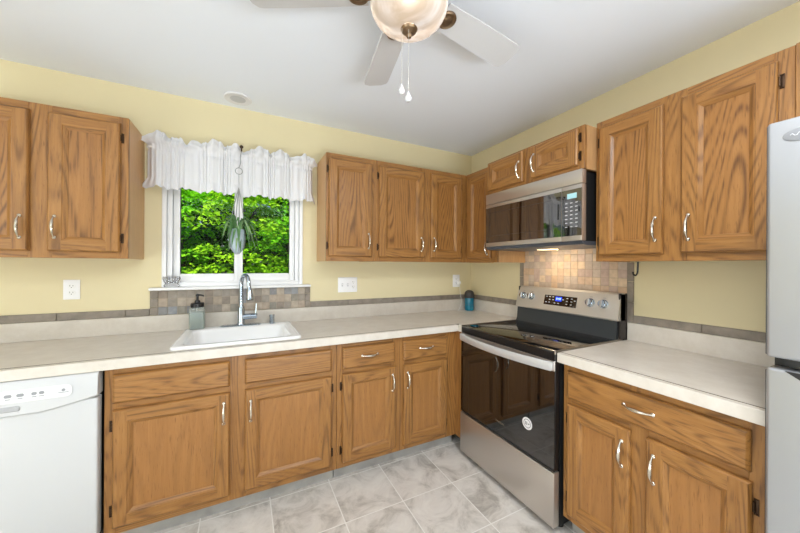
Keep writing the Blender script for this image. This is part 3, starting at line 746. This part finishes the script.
b = MB(); P = [(-.02 + .004 * k, .004 * sin(k * 1.9) + .001, 0) for k in range(11)]; b.tube(P, .0009, 6); b.tube([(.002, -.009, 0), (.003, .009, 0)], .0009, 6)
b.v = [(x - FW + .064, -.7028 - z, 1.712 + y) for x, y, z in b.v]; b.build('emblem_script', LGREY, em)

# ---------------------------------------------------------------- ceiling fan with light
cf = thing('ceiling_fan', 'white five-blade ceiling fan with alabaster glass bowl light', 'ceiling fan', (-1.524, -1.515, 2.302))
MB().lathe([(.085, .148), (.085, .13), (.075, .115), (.1, .10), (.115, .08), (.115, .02), (.1, -.005), (.07, -.012)], n=36).build('motor_housing', ABRONZE, cf)
MB().lathe([(.075, -.012), (.12, -.022), (.128, -.03), (.125, -.036)], n=36).build('light_fitter', ABRONZE, cf)
bp_ = [(.122, -.022)]
for k in range(1, 12):
    a = k / 11 * pi / 2; bp_.append((.137 * cos(a) ** .8 if k < 11 else .004, -.030 - .090 * sin(a)))
b = MB(); b.lathe(bp_, n=40); b.build('glass_bowl', BOWL, cf, 60)
fl_ = light('fan_bulb_light', 'POINT', (-1.524, -1.515, 2.222), (0, 0, -1), 2, (1, .96, .9)); fl_.data.shadow_soft_size = .032
fin = MB().lathe([(r, z + .016) for r, z in [(.028, -.134), (.030, -.137), (.026, -.144), (.012, -.150), (.009, -.153), (.0105, -.158), (.008, -.166), (.002, -.169)]], n=24).build('finial', ABRONZE, cf)
phi = .142
for k in range(5):
    a = phi + k * 2 * pi / 5
    R_ = Matrix.Rotation(a, 4, 'Z') @ Matrix.Rotation(radians(-12), 4, 'X')
    pts = [(.15, -.052), (.35, -.0600), (.545, -.063), (.560, -.058), (.574, -.032), (.574, .032), (.560, .058), (.545, .063), (.35, .0600), (.15, .052)]
    b = MB(); b.loops([[R_ @ Vector((x, y, -.004)) for x, y in pts], [R_ @ Vector((x, y, .003)) for x, y in pts]], 0, True, True)
    bl = b.build('blade', FANW, cf, 30)
    b = MB(); b.lathe([(.036, -.0045), (.036, -.010), (.031, -.0135), (.026, -.010), (.018, -.0095), (.012, -.013), (.004, -.014)], (0, 0, 0), 24, M=R_ @ Matrix.Translation((.18, 0, 0)))
    b.tube([R_ @ Vector((.10, 0, .012)), R_ @ Vector((.14, 0, -.002)), R_ @ Vector((.17, 0, -.008))], [.014, .012, .010], 10); b.build('blade_bracket', ABRONZE, bl)
for (x, y, zt, zb) in ((-.030, -.004, -.128, -.358), (-.010, -.016, -.135, -.384)):
    b = MB(); z = zt
    while z > zb + .03: b.lathe([(.0004, z), (.0013, z - .0015), (.0004, z - .003)], (x, y, 0), 6); z -= .0055
    b.tube([(x, y, zt), (x, y, zb + .028)], .0005, 5); ch = b.build('pull_chain', mat('silver_chain', (190, 188, 184), .3, metal=.8), cf)
    MB().lathe([(.001, zb + .036), (.005, zb + .026), (.0115, zb + .011), (.0115, zb + .006), (.007, zb), (.001, zb - .001)], (x, y, 0), 14).build('crystal_drop', DROP, ch)

# ---------------------------------------------------------------- small things on walls and ceiling
FIXW = mat('added_lamp_opal_glass', (250, 248, 244), .4, emit=2.5, emit_col=(255, 250, 242))
for fx, fy, pw, nm in ((-3.4, -3.2, 3, 'added unseen opal fill lamp on the dining side, far left of the fan'), (-1.25, -2.4, 20, 'added unseen opal fill lamp in front of the refrigerator')):  # out-of-view lamps added as fill from above
    t = thing('added_ceiling_lamp', nm, 'added fill lamp', (fx, fy, H))
    MB().lathe([(.19, 0), (.19, -.012), (.175, -.02)], n=32).build('base', FANW, t)
    MB().lathe([(.17, -.015), (.165, -.04), (.12, -.075), (.003, -.09)], n=32).build('shade', FIXW, t)
    ll = light('added_ceiling_fill', 'AREA', (fx, fy, H - .1), (0, 0, -1), pw, (.97, .985, 1), .3); ll.data.shape = 'DISK'
csp = thing('ceiling_speaker', 'round white flush ceiling fixture near the window', 'ceiling fixture', (-2.078, -.142, H))
MB().lathe([(.083, 0), (.083, -.004), (.078, -.008), (.072, -.006)], n=36).build('rim', mat('fixture_white', (226, 226, 230), .5), csp)
MB().lathe([(.072, -.004), (.04, -.0065), (.002, -.007)], n=36).build('grille', mat('grille_grey', (196, 197, 202), .6, bump=.6, bscale=900), csp)

PLATE = mat('outlet_plate_white', (242, 242, 244), .3)
def plate(label, x, z, w_, h_, devs, name='wall_outlet', cat='outlet'):
    r = thing(name, label, cat, (x, 0, z))
    MB().box(-w_ / 2, w_ / 2, -.006, -.0005, -h_ / 2, h_ / 2, 0, .002, 2).build('cover_plate', PLATE, r)
    for dx_, kind in devs:
        if kind == 'outlet':
            for s in (-1, 1):
                b = MB(); b.loops([rrect(0, 0, .0165, .0145, .011, 0), rrect(0, 0, .016, .014, .011, .0016)], 0, False, True)
                b.v = [(dx_ + px_, -.006 - pz_, s * .0195 + py_) for px_, py_, pz_ in b.v]; f = b.build('socket', WHITE, r)
                b = MB(); yy = -.0078
                b.box(dx_ - .0075, dx_ - .0055, yy - .0003, yy + .001, s * .0195 - .001, s * .0195 + .008); b.box(dx_ + .0055, dx_ + .0075, yy - .0003, yy + .001, s * .0195 - .001, s * .0195 + .007)
                b.box(dx_ - .002, dx_ + .002, yy - .0003, yy + .001, s * .0195 - .009, s * .0195 - .005); b.build('slots', mat('slot_grey', (90, 90, 92), .6), f)
        else:
            MB().box(dx_ - .006, dx_ + .006, -.0075, -.0055, -.013, .013).build('toggle_slot', LGREY, r)
            b = MB(); b.box(dx_ - .0045, dx_ + .0045, -.017, -.006, -.002, .009, 0, .002, 1); b.build('toggle', WHITE, r)
    return r
plate('white duplex wall outlet left of the window, under the left cabinet', -2.928, 1.197, .072, .115, [(0, 'outlet')])
plate('white triple wall plate with two toggle switches and an outlet, right of the window', -1.277, 1.187, .162, .122, [(-.046, 'switch'), (0, 'switch'), (.046, 'outlet')], 'switch_plate', 'switch')
po = plate('white wall outlet with a plug in it, near the corner', -.183, 1.200, .080, .120, [(0, 'outlet')])
MB().box(.004, .036, -.036, -.009, -.034, -.002, 0, .006, 2).build('adapter', WHITE, po)
# teal bottle-like device in the corner with its white cord
tb = thing('tumbler', 'teal bottle with rounded charcoal lid on the countertop in the corner', 'bottle', (-.092, -.092, CT))
MB().lathe([(.036, .0005), (.041, .004), (.043, .02), (.043, .122), (.041, .126)], n=32).build('body', TEAL, tb)
MB().lathe([(.0435, .056), (.0445, .058), (.0435, .060)], n=32, cap=False).build('seam_band', mat('dark_teal', (8, 84, 108), .3), tb)
MB().lathe([(.0455, .121), (.0475, .127), (.0475, .148), (.043, .172), (.033, .187), (.018, .195), (.003, .197)], n=32).build('lid', CHAR, tb)
b = MB(); P = [(-.164, -.034, 1.166), (-.168, -.045, 1.11), (-.155, -.05, 1.0), (-.185, -.06, .935), (-.215, -.08, .9205), (-.19, -.12, .9200), (-.15, -.125, .9200), (-.1385, -.105, .9205)]
def smooth_path(P, n=6):
    P = [Vector(p) for p in P]; out = []
    for i in range(len(P) - 1):
        p0, p1, p2, p3 = P[max(i - 1, 0)], P[i], P[i + 1], P[min(i + 2, len(P) - 1)]
        for k in range(n):
            t = k / n; out.append(.5 * ((2 * p1) + (p2 - p0) * t + (2 * p0 - 5 * p1 + 4 * p2 - p3) * t * t + (3 * p1 - p0 - 3 * p2 + p3) * t ** 3))
    return out + [P[-1]]
b.tube(smooth_path(P), .0017, 6); tag(b.build('power_cord', WHITE), 'thin white cord hanging from the corner outlet to the countertop', 'cord')
# black hook under the right wall cabinet
hk = thing('hook', 'small black hook hanging under the right wall cabinet beside the range', 'hook', (-.15, -1.566, UZ))
b = MB(); b.box(-.012, .012, -.008, .008, -.003, -.0002, 0, .001, 1); b.build('mount', BLACK, hk)
b = MB(); b.tube(smooth_path([(0, 0, -.002), (0, .001, -.04), (0, .003, -.062), (0, .012, -.074), (0, .022, -.068), (0, .024, -.055)]), [.0045] * 31, 8); b.build('prong', BLACK, hk)

# sill ornament: ribbed clear crystal dish
cr = thing('crystal_votive', 'small clear ribbed glass candle holder on the left end of the window sill', 'ornament', (-2.452, -.022, 1.1985)); cr.scale = (1.15, 1.0, 1.15)
b = MB(); lp = []
for r, z in ((.020, .0005), (.032, .003), (.034, .012), (.026, .020), (.034, .034), (.039, .048), (.036, .060), (.031, .060), (.030, .048), (.016, .026), (.004, .024)):
    lp.append([(r * (1 + .09 * cos(12 * a)) * cos(a), r * (1 + .09 * cos(12 * a)) * sin(a) * .55, z) for a in [2 * pi * k / 72 for k in range(72)]])
b.loops(lp, 0, True, True); b.build('dish', CRYSTAL, cr, 60)
b = MB(); b.lathe([(.006, .025), (.006, .05), (.002, .051)], n=12); b.build('candle', WHITE, cr)

# ---------------------------------------------------------------- valance curtains
def valance(label, x0, x1, seed, ret_left, ret_right, gather):
    rnd = random.Random(seed); n = 420; rows = []
    ph = [rnd.uniform(0, 6.28) for _ in range(12)]
    Zs = [2.160, 2.158, 2.150, 2.138, 2.122, 2.106, 2.094, 2.086, 2.066, 2.058, 2.045, 2.02, 1.98, 1.94, 1.905, 1.888, 1.880, 1.872, 1.855, 1.838, 1.826, 1.820]
    W = x1 - x0
    for zi, z in enumerate(Zs):
        row = []
        head = max(0, min(1, (z - 2.090) / .05)); flo = max(0, min(1, (1.886 - z) / .045)); pocket = 1 if 2.058 <= z <= 2.092 else 0
        for i in range(n + 1):
            t = i / n; x = x0 + W * t; u = x * 100
            w0 = u + 1.2 * sin(u * .21 + ph[0]) + .6 * sin(u * .57 + ph[1])
            f_f = sin(w0 * 3.1 + ph[2]) * (.6 + .4 * sin(u * .45 + ph[3]))             # fine gathers
            f_m = sin(w0 * 1.25 + ph[4]); f_l = sin(w0 * .42 + ph[5])                    # folds and billows
            body = (1 - head) * (1 - flo) * (1 - pocket)
            y = -.080 - f_f * (.0022 + .0022 * pocket + .002 * body) - f_m * (.0035 * body + .009 * head + .008 * flo) - f_l * (.004 * body + .014 * head + .010 * flo)
            y -= .010 * body + flo * .020 + sin(head * pi * .9) * .030
            zz = z + head * (.013 * f_l + .003 * f_m + .002 * f_f - .006) + flo * (.006 * f_l + .005 * f_m + .002 * f_f)
            for gx, gd in gather: zz -= head * gd * math.exp(-((x - gx) / .026) ** 2)
            e0 = max(0, 1 - (x - x0) / .05) if ret_left else 0; e1 = max(0, 1 - (x1 - x) / .05) if ret_right else 0
            fl = head * 1.5 + flo * .9
            y += (e0 ** 2 + e1 ** 2) * .050 * (1 - .7 * head)
            zz -= head * (e0 ** 2 + e1 ** 2) * .022
            row.append((x - e0 * .026 * fl + e1 * .022 * fl, y, zz))
        rows.append(row)
    b = MB(); b.loops(rows, 0, closed=False)
    o = b.build('valance', VAL, None, 180)
    sm = o.modifiers.new('thickness', 'SOLIDIFY'); sm.thickness = .0014
    return tag(o, label, 'curtain', 'ruffled window valances')
valance('left of two white ruffled valances over the sink window', -2.574, -2.0585, 3, True, False, [(-2.368, .055), (-2.05, .03)])
valance('right of two white ruffled valances over the sink window', -2.0575, -1.572, 8, False, True, [(-2.05, .02)])
b = MB(); b.tube([(-2.57, -.004, 2.072), (-2.57, -.062, 2.072), (-2.562, -.070, 2.072), (-1.588, -.070, 2.072), (-1.58, -.062, 2.072), (-1.58, -.004, 2.072)], .006, 8)
tag(b.build('curtain_rod', WHITE), 'white curtain rod threaded through the ruffled valances', 'curtain rod')

# ---------------------------------------------------------------- hanging spider plant
hb = thing('plant_hook', 'dark wall hook above the window between the two valances', 'hook', (-2.056, 0, 2.115))
MB().box(-.010, .010, -.006, -.0005, -.03, .03, 0, .002, 1).build('back_plate', BRONZE, hb)
b = MB(); b.tube(smooth_path([(0, -.005, .012), (0, -.06, .026), (0, -.11, .020), (0, -.142, -.005), (0, -.150, -.012), (0, -.158, -.006), (0, -.160, .006)]), .0045, 8); b.lathe([(.002, .012), (.010, .006), (.012, 0), (.009, -.008), (.002, -.012)], (0, -.160, .012), 14); b.build('arm', BRONZE, hb)
hp = thing('hanging_plant', 'spider plant in a pale hanging pot dangling in front of the window', 'plant', (-2.078, -.150, 1.414))
hx, hz0 = .0, 0
def hpz(z): return z - 1.414
b = MB(); b.tube(smooth_path([(.022, 0, hpz(2.102)), (.016, 0, hpz(2.06)), (.018, 0, hpz(2.03)), (.012, 0, hpz(2.0)), (.006, .0, hpz(1.99))]), .0016, 6); b.build('wire', mat('wire_grey', (120, 122, 124), .4, metal=.7), hp)
b = MB(); b.tube([(.008 + .021 * cos(a), 0, hpz(1.967) + .021 * sin(a)) for a in [2 * pi * k / 24 for k in range(25)]], .0024, 6); b.build('ring', mat('ring_grey', (170, 172, 172), .4, metal=.5), hp)
b = MB(); b.tube([(.008, 0, hpz(1.946)), (.009, 0, hpz(1.855))], .0012, 5)
for a in (0, 1, 2, 3):
    q = a * pi / 2 + .3; b.tube(smooth_path([(.008, 0, hpz(1.858)), (.03 * cos(q) + .003, .03 * sin(q), hpz(1.70)), (.047 * cos(q), .047 * sin(q), hpz(1.56)), (.044 * cos(q), .044 * sin(q), hpz(1.47)), (.010 * cos(q), .010 * sin(q), hpz(1.416))]), .0024, 6)
b.build('cord_hanger', CORD, hp)
MB().lathe([(.012, hpz(1.420)), (.026, hpz(1.432)), (.038, hpz(1.462)), (.044, hpz(1.52)), (.042, hpz(1.575)), (.044, hpz(1.58)), (.039, hpz(1.578)), (.037, hpz(1.55)), (.003, hpz(1.548))], n=28).build('pot', POTM, hp)
rl = random.Random(5)
for li in range(54):
    a = rl.uniform(0, 2 * pi); ln = rl.uniform(.03, .20); up = rl.uniform(.03, .13); wd = rl.uniform(.006, .010); out = rl.uniform(.04, .115)
    P = []
    for k in range(9):
        t = k / 8; rr = .014 + out * (t ** .8); zz = hpz(1.565) + up * sin(min(1, t * 1.6) * pi / 2) - ln * t ** 2.2
        aa = a + .25 * t * sin(li)
        P.append(Vector((rr * cos(aa) * 1.1 + .006, rr * sin(aa) * .5 - .012, zz)))
    b = MB(); sd_ = Vector((-sin(a), cos(a) * .6, .35)).normalized()
    wk = [wd * (1 - abs(2 * k / 8 - .7) ** 2 * .5) if k < 8 else wd * .08 for k in range(9)]
    b.loops([[p + sd_ * q, p + Vector((0, 0, -.002)), p - sd_ * q] for p, q in zip(P, wk)], 0, closed=False)
    b.build('leaf', LEAF1 if li % 3 else LEAF2, hp, 180)

# ---------------------------------------------------------------- woods outside the window
gm = mat('leaf_litter', (66, 62, 38), .9, noise=.4, nscale=2)
b = MB(); b.box(-20, 12, .6, 26, -.8, -.6); structure('ground', b, gm)
BARK = mat('dark_bark', (70, 58, 46), .9, noise=.3, nscale=12)
def leafmat(name, rgb):
    m = bpy.data.materials.new(name); m.use_nodes = True; nt = m.node_tree; N = nt.nodes; L = nt.links; N.remove(N['Principled BSDF'])
    d = N.new('ShaderNodeBsdfDiffuse'); t = N.new('ShaderNodeBsdfTranslucent'); mx = N.new('ShaderNodeMixShader'); mx.inputs[0].default_value = .4
    g = N.new('ShaderNodeNewGeometry'); r = N.new('ShaderNodeValToRGB'); c = lin(rgb)
    r.color_ramp.elements[0].color = (c[0] * .55, c[1] * .6, c[2] * .6, 1); r.color_ramp.elements[1].color = (min(1, c[0] * 1.35), min(1, c[1] * 1.2), c[2] * 1.2, 1)
    L.new(g.outputs['Random Per Island'], r.inputs[0])
    for s in (d, t): L.new(r.outputs[0], s.inputs[0])
    L.new(d.outputs[0], mx.inputs[1]); L.new(t.outputs[0], mx.inputs[2]); L.new(mx.outputs[0], N['Material Output'].inputs[0]); return m
LM = [leafmat('spring_leaf', (132, 212, 40)), leafmat('yellow_green_leaf', (164, 222, 48)), leafmat('deep_leaf', (58, 106, 34))]
def tree_meshes(seed, height, spread, n_cl, n_leaf, lm, leaf=.075):
    r = random.Random(seed); tb_ = MB()
    bend = [Vector((r.uniform(-.035, .035) * k, r.uniform(-.035, .035) * k, height * k / 6)) for k in range(7)]
    tb_.tube(bend, [.11 * (1 - k / 7.5) for k in range(7)], 9)
    fb = MB()
    for c in range(n_cl):
        zc = height * r.uniform(.12, 1.05); a = r.uniform(0, 2 * pi); rad = spread * sqrt(r.random()) * (1.1 - .5 * zc / height)
        base = bend[min(6, int(zc / height * 6))]
        cc = Vector((base.x + rad * cos(a), base.y + rad * sin(a), zc))
        tb_.tube([base, (base + cc) / 2 + Vector((0, 0, .08)), cc], [.022, .013, .005], 5)
        cw = r.uniform(.22, .48)
        for _ in range(n_leaf):
            q = Vector((r.gauss(0, cw), r.gauss(0, cw), r.gauss(0, cw * .28))) * .55
            if q.length > .42: q *= .42 / q.length
            p = cc + q - Vector((0, 0, q.length * .25)); s = leaf * r.uniform(.6, 1.3)
            M = Euler((r.uniform(-.7, .7), r.uniform(-.7, .7), r.uniform(0, 6.28))).to_matrix()
            fb.face([p + M @ Vector(v) for v in ((-s * .5, 0, 0), (-s * .15, -s * .42, .01), (s * .55, 0, -.02), (-s * .15, s * .42, .01))])
    return tb_, fb
protos = []
TREE_L = ['bright green leafy tree in the woods just outside the window', 'yellow-green young tree in the woods outside the window', 'dark green dense tree deep in the woods outside the window']
TREE_G = ['bright green trees outside', 'yellow-green trees outside', 'dark trees deep outside']
def plant_tree(k, x, y, rz, sc, rootdata):
    root = thing('tree', TREE_L[k], 'tree', (x, y, -.62), rz, TREE_G[k]); root.scale = (sc, sc, sc)
    for nm, me in rootdata:
        o = bpy.data.objects.new(nm, me); COL.objects.link(o); o.parent = root
    return root
for k, (seed, hgt, spr, ncl, nl, lf) in enumerate(((11, 4.8, .85, 58, 90, .105), (12, 4.0, .80, 54, 90, .095), (13, 7.0, 1.12, 125, 95, .19))):
    tb_, fb = tree_meshes(seed, hgt, spr, ncl, nl, LM[k], lf)
    o1 = tb_.build('trunk', BARK, None, 60); o2 = fb.build('foliage', LM[k], None, 0)
    protos.append([('trunk', o1.data), ('foliage', o2.data)])
    bpy.data.objects.remove(o1); bpy.data.objects.remove(o2)
rt = random.Random(4)
rows_ = [(4.2, (-7.2, -4.65, -2.1, .45, 3.0), (1, 0, 1, 0, 1)), (6.9, (-8.5, -5.95, -3.4, -.85, 1.7, 4.2), (0, 1, 0, 0, 1, 0)),
         (10.2, (-13.6, -10.3, -7.0, -3.7, -.4, 2.9), (2,) * 6), (13.8, (-15.2, -11.9, -8.6, -5.3, -2.0, 1.3, 4.6), (2,) * 7), (17.3, (-13.5, -10.2, -6.9, -3.6, -.3, 3.0, 6.3), (2,) * 7)]
for x, y, k, sc in [(x_, y_, k_, rt.uniform(.93, 1.03)) for y_, xs, ks in rows_ for x_, k_ in zip(xs, ks)]:
    plant_tree(k, x, y, rt.uniform(0, 6.28), sc, protos[k])
